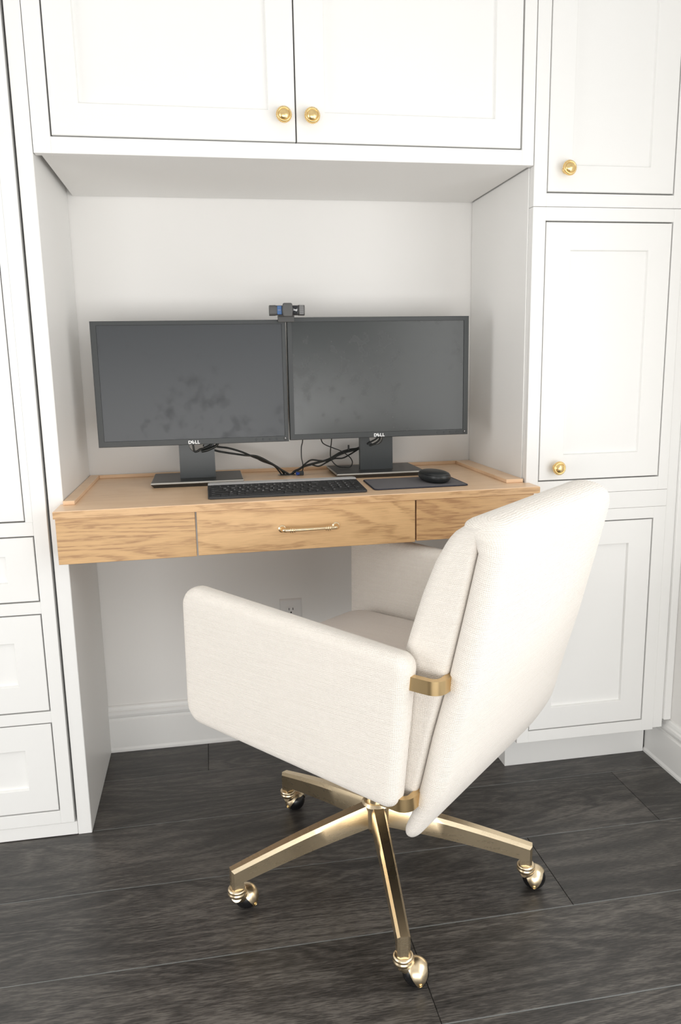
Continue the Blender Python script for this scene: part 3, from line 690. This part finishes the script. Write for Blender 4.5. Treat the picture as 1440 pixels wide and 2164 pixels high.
bm = new(); loft(bm, [mring(0.0215, 0.045, 0.0), mring(0.0275, 0.051, 0.003), mring(0.0315, 0.0545, 0.009), mring(0.0320, 0.055, 0.0135), mring(0.0305, 0.0538, 0.0175)]); obj('mouse_body', bm, M_MOUSE, MS, smooth=True, angle=1.2)
bm = new(); loft(bm, [mring(0.0303, 0.0536, 0.0178), mring(0.0285, 0.0515, 0.0205), mring(0.0235, 0.044, 0.0232), mring(0.0150, 0.029, 0.0248), mring(0.006, 0.012, 0.0254)]); obj('top_shell', bm, M_MOUSE, MS, smooth=True)

# ------------------------------------------------------------------ cables, grommet, plug
GR = thing('cable_grommet', (0.5000, 0.300, 0.760), 'round black cable grommet in the desk top between the two monitors', 'grommet')
bm = new(); lathe(bm, [(0.0170, 0.0002), (0.0225, 0.0002), (0.0228, 0.0010), (0.0215, 0.0018), (0.0185, 0.0018), (0.0172, 0.0008), (0.0170, 0.0002)], (0.500, 0.300, 0.760), (0, 0, 1), 32); obj('ring', bm, M_EDGE, GR, smooth=True, angle=0.6)
bm = new(); lathe(bm, [(0.0001, 0.0002), (0.0171, 0.0002), (0.0171, 0.0007), (0.0001, 0.0007)], (0.500, 0.300, 0.760), (0, 0, 1), 32); obj('hole_cover', bm, M_DARK, GR)
def cable(pts, r, label, sub=8):
    bm = new(); tube(bm, spline(pts, sub), r, 10); o = obj('cable', bm, M_CABLE, smooth=True); set_props(o, label=label, category='cable', group='black cables behind the monitors'); return o
cable([(0.292, 0.302, 0.872), (0.305, 0.304, 0.848), (0.326, 0.306, 0.839), (0.355, 0.306, 0.834), (0.388, 0.306, 0.823), (0.42, 0.306, 0.808), (0.453, 0.306, 0.795), (0.480, 0.304, 0.779), (0.492, 0.303, 0.766), (0.494, 0.303, 0.7612)], 0.0026, 'upper thick black cable arching from the left monitor to the desk grommet')
cable([(0.292, 0.292, 0.845), (0.322, 0.290, 0.831), (0.351, 0.291, 0.824), (0.394, 0.292, 0.816), (0.427, 0.296, 0.811), (0.460, 0.294, 0.793), (0.486, 0.293, 0.775), (0.502, 0.293, 0.765), (0.505, 0.293, 0.7612)], 0.0026, 'lower thick black cable from the left monitor stand to the desk grommet')
cable([(0.417, 0.309, 0.8105), (0.440, 0.308, 0.797), (0.467, 0.306, 0.786), (0.480, 0.305, 0.772), (0.487, 0.302, 0.7612)], 0.0021, 'short thin black cable split off below the left pair above the grommet')
cable([(0.268, 0.222, 0.866), (0.2695, 0.223, 0.848), (0.2715, 0.224, 0.838), (0.277, 0.225, 0.837), (0.285, 0.224, 0.842), (0.297, 0.222, 0.845), (0.312, 0.222, 0.853), (0.318, 0.224, 0.868)], 0.0024, 'black cable looping in a hook across the round hole of the left monitor stand')
cable([(0.2885, 0.219, 0.8375), (0.300, 0.217, 0.8395), (0.312, 0.217, 0.844), (0.325, 0.219, 0.851), (0.330, 0.222, 0.866)], 0.0034, 'stubby black cable end slanting up to the right in front of the left monitor stand')
cable([(0.700, 0.303, 0.828), (0.687, 0.302, 0.821), (0.667, 0.30, 0.819), (0.641, 0.30, 0.812), (0.613, 0.30, 0.797), (0.589, 0.30, 0.7905), (0.564, 0.30, 0.785), (0.545, 0.30, 0.780), (0.532, 0.301, 0.773), (0.521, 0.302, 0.768), (0.513, 0.300, 0.7612)], 0.0030, 'thickest black cable of the right bundle, from the right monitor stand down to the grommet')
cable([(0.700, 0.308, 0.824), (0.683, 0.308, 0.814), (0.667, 0.308, 0.805), (0.649, 0.308, 0.797), (0.626, 0.309, 0.796), (0.606, 0.309, 0.787), (0.585, 0.309, 0.778), (0.562, 0.308, 0.784), (0.541, 0.308, 0.777), (0.526, 0.308, 0.768), (0.513, 0.304, 0.7612)], 0.0020, 'thin black cable sagging lowest in the right bundle')
cable([(0.700, 0.294, 0.826), (0.687, 0.293, 0.820), (0.658, 0.293, 0.814), (0.632, 0.293, 0.805), (0.613, 0.293, 0.794), (0.589, 0.293, 0.794), (0.565, 0.293, 0.797), (0.549, 0.294, 0.788), (0.537, 0.294, 0.777), (0.525, 0.296, 0.769), (0.508, 0.294, 0.7612)], 0.0022, 'thin black cable arching highest in the right bundle')
cable([(0.585, 0.272, 0.865), (0.591, 0.280, 0.845), (0.600, 0.284, 0.836), (0.620, 0.284, 0.827), (0.641, 0.284, 0.818), (0.662, 0.284, 0.803), (0.670, 0.284, 0.789), (0.664, 0.280, 0.777), (0.650, 0.279, 0.7765), (0.634, 0.282, 0.778), (0.621, 0.284, 0.788), (0.614, 0.284, 0.801), (0.613, 0.282, 0.819), (0.615, 0.276, 0.845), (0.615, 0.270, 0.865)], 0.0014, 'thin black cord forming a round loop left of the right monitor stand', 10)
cable([(0.545, 0.290, 0.868), (0.543, 0.294, 0.845), (0.540, 0.296, 0.830), (0.5395, 0.296, 0.805), (0.542, 0.294, 0.788), (0.5415, 0.288, 0.776), (0.538, 0.284, 0.769)], 0.0014, 'thin black cord hanging straight down under the webcam to the blue plug')
UP = thing('usb_plug', (0.530, 0.284, 0.760), 'small black and blue plug lying on the desk by the grommet', 'plug')
bm = new(); box(bm, 0.5245, 0.5425, 0.277, 0.290, 0.7603, 0.7705, 0.002, 2); obj('plug_shell', bm, M_STAND, UP)
bm = new(); box(bm, 0.5225, 0.5265, 0.2763, 0.2885, 0.7612, 0.7692, 0.001, 2); box(bm, 0.526, 0.531, 0.2762, 0.2775, 0.7625, 0.7682, 0.0004); obj('blue_insert', bm, M_BLUEP, UP, label='blue connector end')
bm = new(); box(bm, 0.6600, 0.6640, 0.288, 0.293, 0.8185, 0.8325, 0.0008); o = obj('cable_tie', bm, M_CABLE); set_props(o, label='small black cable tie standing up from the bundle beside the right monitor stand', category='cable tie')
# inside the right stand's cable hole
cable([(0.702, 0.246, 0.8375), (0.712, 0.244, 0.8435), (0.724, 0.243, 0.850), (0.736, 0.244, 0.860), (0.742, 0.248, 0.872)], 0.0022, 'upper black cable crossing the round hole of the right monitor stand')
cable([(0.708, 0.246, 0.8335), (0.720, 0.244, 0.838), (0.731, 0.243, 0.845), (0.735, 0.244, 0.853), (0.737, 0.248, 0.868)], 0.0026, 'lower black cable curving along the rim of the round hole in the right monitor stand')

# ------------------------------------------------------------------ outlet
OT = thing('wall_outlet', (0.5085, 0.388, 0.352), 'white duplex wall outlet under the desk, partly hidden behind the chair arm', 'outlet')
bm = new(); ox, oz = 0.5085, 0.352
loft(bm, [[(ox+sx*(0.0308-e), 0.3879-d, oz+sz*(0.0495-e)) for sx, sz in ((-1, -1), (1, -1), (1, 1), (-1, 1))] for e, d in ((0, 0), (0, 0.002), (0.003, 0.0048), (0.006, 0.0054))]); cp = obj('cover_plate', bm, M_OUTLET, OT)
for dz in (0.0175, -0.0175):
    bm = new(); o = rounded_outline([(-0.0145, -0.0115, 0.008), (0.0145, -0.0115, 0.008), (0.0145, 0.0115, 0.008), (-0.0145, 0.0115, 0.008)], 6)
    loft(bm, [[(ox+p.x, 0.3826-d, oz+dz+p.y) for p in o] for d in (0.0, 0.0014)])
    rc = obj('receptacle', bm, M_OUTLET, OT)
    bm = new()
    for sx in (-0.0055, 0.0055): box(bm, ox+sx-0.0009, ox+sx+0.0009, 0.3807, 0.3813, oz+dz+0.0005, oz+dz+0.0072)
    lathe(bm, [(0.0001, 0), (0.0022, 0), (0.0022, 0.0005), (0.0001, 0.0005)], (ox, 0.3812, oz+dz-0.0058), (0, -1, 0), 14); obj('slots', bm, M_DARK, rc)
bm = new(); lathe(bm, [(0.0001, 0), (0.0026, 0), (0.002, 0.0008), (0.0001, 0.001)], (ox, 0.3825, oz), (0, -1, 0), 14); obj('screw', bm, M_OUTLET, OT)

# ------------------------------------------------------------------ swivel chair
CH = thing('office_chair', (0.610, -0.253, 0.0), 'cream upholstered swivel desk chair with brass five-star base on casters, turned toward the desk', 'chair')
PHI = math.radians(134.0); FV = Vector((math.cos(PHI), math.sin(PHI), 0)); LV = Vector((-math.sin(PHI), math.cos(PHI), 0)); HO = Vector((0.612, -0.25, 0))
def W(f, l, z): return HO+FV*f+LV*l+Vector((0, 0, z))
def soft(name, bm, m, label=None, seed=0, amp=0.0012):
    o = obj(name, bm, m, CH, smooth=True, label=label)
    return o
# armrests
for s in (1, -1):
    o = rounded_outline([(-0.219, 0.350, 0.022), (0.244, 0.382, 0.040), (0.240, 0.648, 0.036), (-0.246, 0.608, 0.024)], 8)
    bm = new(); pad(bm, o, 0.046, 0.019, lambda a, b, d: W(a, s*(0.2670+d), b), 0.003, 0.015, 6, 6); soft('armrest', bm, M_FAB)
# seat
o = rounded_outline([(-0.215, -0.2385, 0.03), (0.215, -0.2385, 0.06), (0.236, 0, 0.5), (0.215, 0.2385, 0.06), (-0.215, 0.2385, 0.03)], 8)
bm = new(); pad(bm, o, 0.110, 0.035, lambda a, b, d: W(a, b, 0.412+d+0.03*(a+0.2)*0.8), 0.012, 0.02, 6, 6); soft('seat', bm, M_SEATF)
bm = new(); o = rounded_outline([(-0.16, -0.16, 0.04), (0.16, -0.16, 0.04), (0.16, 0.16, 0.04), (-0.16, 0.16, 0.04)], 6)
pad(bm, o, 0.03, 0.006, lambda a, b, d: W(a, b, 0.346+d), 0, 0.03, 3, 3); soft('seat_pan', bm, M_DARK)
# back: rear shell and front cushion meeting at a seam
SEAM = [(0.26, -0.1960), (0.285, -0.2010), (0.32, -0.2160), (0.377, -0.2335), (0.470, -0.2550), (0.567, -0.2815), (0.690, -0.3100), (0.800, -0.3345), (0.86, -0.346)]
def seam(z):
    for (z0, f0), (z1, f1) in zip(SEAM, SEAM[1:]):
        if z <= z1 or (z1, f1) == SEAM[-1]: return f0+(f1-f0)*(z-z0)/(z1-z0)
TN = 0.044
def shell_pt(a, b, d):
    q = d+TN/2; e = min(1, max(0, (b-0.776)/0.034)); e = e*e*(3-2*e)*(1-max(0, min(1, q/TN)))
    g = min(1, max(0, (b-0.28)/0.12)); q *= 0.62+0.38*g*g*(3-2*g)
    return W(seam(b)-0.972*q+0.037*e, a, b-0.236*q)
o = rounded_outline([(-0.242, 0.293, 0.070), (0.242, 0.279, 0.0235), (0.243, 0.824, 0.034), (-0.243, 0.824, 0.055)], 8)
bm = new(); pad(bm, o, TN, 0.021, shell_pt, 0.006, 0.02, 7, 6); soft('back_shell', bm, M_FAB, 'smooth outer shell of the backrest')
# front cushion: rounded sections stacked from the seat up to the top fold
FRONT = [(0.340, -0.172), (0.385, -0.168), (0.450, -0.176), (0.520, -0.188), (0.590, -0.202), (0.640, -0.218), (0.694, -0.236), (0.745, -0.257), (0.775, -0.274), (0.795, -0.288), (0.812, -0.304)]
def front(z):
    for (z0, f0), (z1, f1) in zip(FRONT, FRONT[1:]):
        if z <= z1 or (z1, f1) == FRONT[-1]: return f0+(f1-f0)*(z-z0)/(z1-z0)
def cushion():
    bm = new(); uvl = bm.loops.layers.uv.verify(); zs = [0.352+(0.806-0.352)*k/46 for k in range(47)]
    vr = []; uv = []
    for k, z in enumerate(zs):
        fb, ff = seam(z)+0.0005, front(z)
        endk = min(k, len(zs)-1-k); cl = [0.005, 0.0015, 0.0, 0.0, 0][min(endk, 4)]
        ff -= cl*(1.6 if k > 20 else 0.6); hw = 0.2405-cl*0.5
        dp = max(ff-fb, 0.012); r = min(0.022, dp*0.45)
        o = rounded_outline([(fb, -hw, min(0.008, dp*0.2)), (ff, -hw, r), (ff, hw, r), (fb, hw, min(0.008, dp*0.2))], 6)
        # densify the flat runs evenly so every section has the same count
        cnt = 7; pts = []
        for q in range(4):
            arc = o[q*cnt:(q+1)*cnt]; nxt = o[((q+1)*cnt) % len(o)]
            pts += arc; m_ = 10 if q in (1, 3) else 4
            pts += [arc[-1].lerp(nxt, t/m_) for t in range(1, m_)]
        L = [0.0]
        for i in range(len(pts)): L.append(L[-1]+(pts[(i+1) % len(pts)]-pts[i]).length)
        crown = lambda l: 0.006*(1-(l/hw)**2)
        vr.append([bm.verts.new(W(p.x+(crown(p.y) if p.x > (fb+ff)/2 else 0), p.y, z)) for p in pts]); uv.append([(x_, z) for x_ in L])
    n = len(vr[0])
    for a in range(len(vr)-1):
        for i in range(n):
            j = (i+1) % n; f = bm.faces.new((vr[a][i], vr[a][j], vr[a+1][j], vr[a+1][i]))
            for l, u in zip(f.loops, (uv[a][i], uv[a][i+1], uv[a+1][i+1], uv[a+1][i])): l[uvl].uv = u
    bm.faces.new(vr[0][::-1]); bm.faces.new(vr[-1])
    return bm
soft('back_cushion', cushion(), M_FAB)
# brass brackets joining arms to the back
def bracket(s, z, fa, fb, l0, l1, h=0.022, t=0.011):
    """flat bar: out of the arm end, straight back, then a rounded turn inward to the seam"""
    path = [(fa, l0), (fb+0.016, l0)] + [(fb+0.016-0.016*math.sin(a), l0-0.016*(1-math.cos(a))) for a in [PI/2*k/8 for k in range(1, 9)]] + [(fb, l1)]
    P = [Vector(p) for p in path]; rings = []
    for i, p in enumerate(P):
        d = (P[min(i+1, len(P)-1)]-P[max(i-1, 0)]).normalized(); nn = Vector((d.y, -d.x))
        a, b = p+nn*t/2, p-nn*t/2
        sec = []
        for q, zz in ((a, z-h/2), (b, z-h/2), (b, z+h/2), (a, z+h/2)): sec.append(W(q.x, s*q.y, zz))
        rings.append(sec)
    bm = new(); loft(bm, rings)
    bmesh.ops.bevel(bm, geom=[e for e in bm.edges if e.calc_face_angle(0) > 1.0], offset=0.0012, segments=2, affect='EDGES')
    obj('arm_bracket', bm, M_BRACK, CH, smooth=True, angle=0.7, label='curved brass bracket')
for s in (1, -1):
    bracket(s, 0.566, -0.215, -0.287, 0.268, 0.222)
    bracket(s, 0.358, -0.185, -0.232, 0.268, 0.212)
# base: hub, column, five tapered legs, casters
BC = Vector((0.6074, -0.2571, 0)); BA = math.radians(49.885); BR = 0.300
bm = new(); lathe(bm, [(0.0001, 0.088), (0.010, 0.088), (0.016, 0.092), (0.018, 0.098), (0.018, 0.105), (0.026, 0.107), (0.030, 0.111), (0.031, 0.157), (0.027, 0.163), (0.0001, 0.163)], BC, (0, 0, 1), 32); obj('hub', bm, M_BRASS, CH, smooth=True, angle=0.6)
bm = new(); lathe(bm, [(0.0001, 0.150), (0.024, 0.150), (0.024, 0.25), (0.016, 0.252), (0.016, 0.332), (0.0001, 0.332)], BC, (0, 0, 1), 28); obj('column', bm, M_BRASS, CH, smooth=True, angle=0.6)
bm = new(); box(bm, BC.x-0.07, BC.x+0.07, BC.y-0.07, BC.y+0.07, 0.3325, 0.346, 0.004, 2); obj('mechanism_plate', bm, M_DARK, CH)
def leg(ang):
    d = Vector((math.cos(ang), math.sin(ang), 0)); n = Vector((-d.y, d.x, 0)); bm = new()
    rings = []
    N = 14
    rin, rout, c = BR-0.0115, BR+0.0115, 0.0045
    def sect(w2): return ((-w2, 0), (w2, 0), (w2, 1-c/0.023), (w2-c, 1), (-w2+c, 1), (-w2, 1-c/0.023))
    for k in range(N+1):                     # sloping arm
        u = k/N; zt = 0.160-0.062*u+0.004*math.sin(PI*u); h = 0.048-0.020*u; w2 = 0.0145-0.0032*u
        r1 = 0.018+(rout-0.018)*u; r0 = 0.018+(rin-0.018)*u      # top runs out to the elbow, underside stops short of it
        rings.append([BC+d*(r0+(r1-r0)*t)+n*a+Vector((0, 0, zt-h+h*t)) for a, t in sect(w2)])
    for z in (0.066, 0.058, 0.051):          # elbow turned down into the caster socket
        rings.append([BC+d*(rin+(rout-rin)*t)+n*a+Vector((0, 0, z)) for a, t in sect(0.0113)])
    loft(bm, rings)
    bmesh.ops.bevel(bm, geom=[e for e in bm.edges if e.calc_face_angle(0) > 0.6], offset=0.0014, segments=2, affect='EDGES')
    return obj('leg', bm, M_BRASS, CH, smooth=True, angle=0.5)
BALL = {1: (0.4660, 0.0050), 2: (0.3370, -0.3093), 3: (0.6064, -0.5608), 4: (0.9036, -0.3685)}
AXLE = {0: -75, 1: -143, 2: -46, 3: -85, 4: -111}
for i in range(5):
    a = BA+math.radians(72)*i; leg(a)
    st = BC+Vector((math.cos(a), math.sin(a), 0))*BR
    tr = math.radians(AXLE[i]+90); tv = Vector((math.cos(tr), math.sin(tr), 0)); av = Vector((-tv.y, tv.x, 0))
    rb = 0.0228; bc = (Vector((*BALL[i], 0)) if i in BALL else st+Vector((0.018, 0.006, 0)))
    off2 = bc-st; off2.z = 0
    if off2.length > 0.024: bc = st+off2.normalized()*0.024
    bc = bc+Vector((0, 0, rb-0.0004)); ov = (bc-st); ov.z = 0; ov.normalize()
    # hood: collar around the stem flowing into a split shell over the ball
    bm = new()
    lathe(bm, [(0.0105, 0.0555), (0.0150, 0.0560), (0.0176, 0.0535), (0.0178, 0.0505), (0.0166, 0.0490), (0.0166, 0.0482), (0.0180, 0.0465), (0.0180, 0.0440), (0.0165, 0.0410), (0.0130, 0.0375), (0.0001, 0.0350)], st, (0, 0, 1), 32)
    R0 = rb+0.0022; nu, nv = 36, 22
    up = Vector((0, 0, 1))
    def hood_z(c):   # lower rim: tongues at the two axle ends, cut away along the travel direction
        return min(0.62, -0.74+1.65*abs(c))
    grid = []
    for q in range(nv+1):
        row = []
        for k in range(nu):
            th = 2*PI*k/nu; c, s_ = math.cos(th), math.sin(th)
            lo = math.asin(max(-0.9, min(0.95, hood_z(c)))); la = PI/2-(PI/2-lo)*q/nv
            dv = tv*(c*math.cos(la))+av*(s_*math.cos(la))+up*math.sin(la)
            row.append(dv)
        grid.append(row)
    outer = [[bm.verts.new(bc+dv*R0) for dv in row] for row in grid]
    inner = [[bm.verts.new(bc+dv*(rb+0.0006)) for dv in row] for row in grid]
    for q in range(nv):
        for k in range(nu):
            j = (k+1) % nu
            bm.faces.new((outer[q][k], outer[q][j], outer[q+1][j], outer[q+1][k])); bm.faces.new((inner[q][k], inner[q+1][k], inner[q+1][j], inner[q][j]))
    for k in range(nu):
        j = (k+1) % nu; bm.faces.new((outer[nv][k], outer[nv][j], inner[nv][j], inner[nv][k]))
    bmesh.ops.remove_doubles(bm, verts=bm.verts, dist=1e-6)
    # web between collar and shell
    tube(bm, [st+Vector((0, 0, 0.042))-ov*0.002, st+Vector((0, 0, 0.038))+ov*0.006, bc+up*0.008-ov*0.008], [0.0150, 0.0155, 0.0150], 20)
    cs = obj('caster', bm, M_BRASS, CH, smooth=True, angle=0.9, label='brass hooded ball caster')
    bm = new(); sphere(bm, bc, rb, 32, 20); obj('wheel', bm, M_RUBBER, cs, smooth=True, label='black ball wheel')
    bm = new()
    for sg in (1, -1):
        ad = (av*sg-up*0.30).normalized()
        lathe(bm, [(0.0001, -0.001), (0.0034, -0.001), (0.0036, 0.0006), (0.0027, 0.0014), (0.0023, 0.0006), (0.0012, 0.0005), (0.0001, 0.0010)], bc+ad*R0, ad, 16)
    obj('axle_screw', bm, M_BRASSK, cs, smooth=True, angle=0.6)
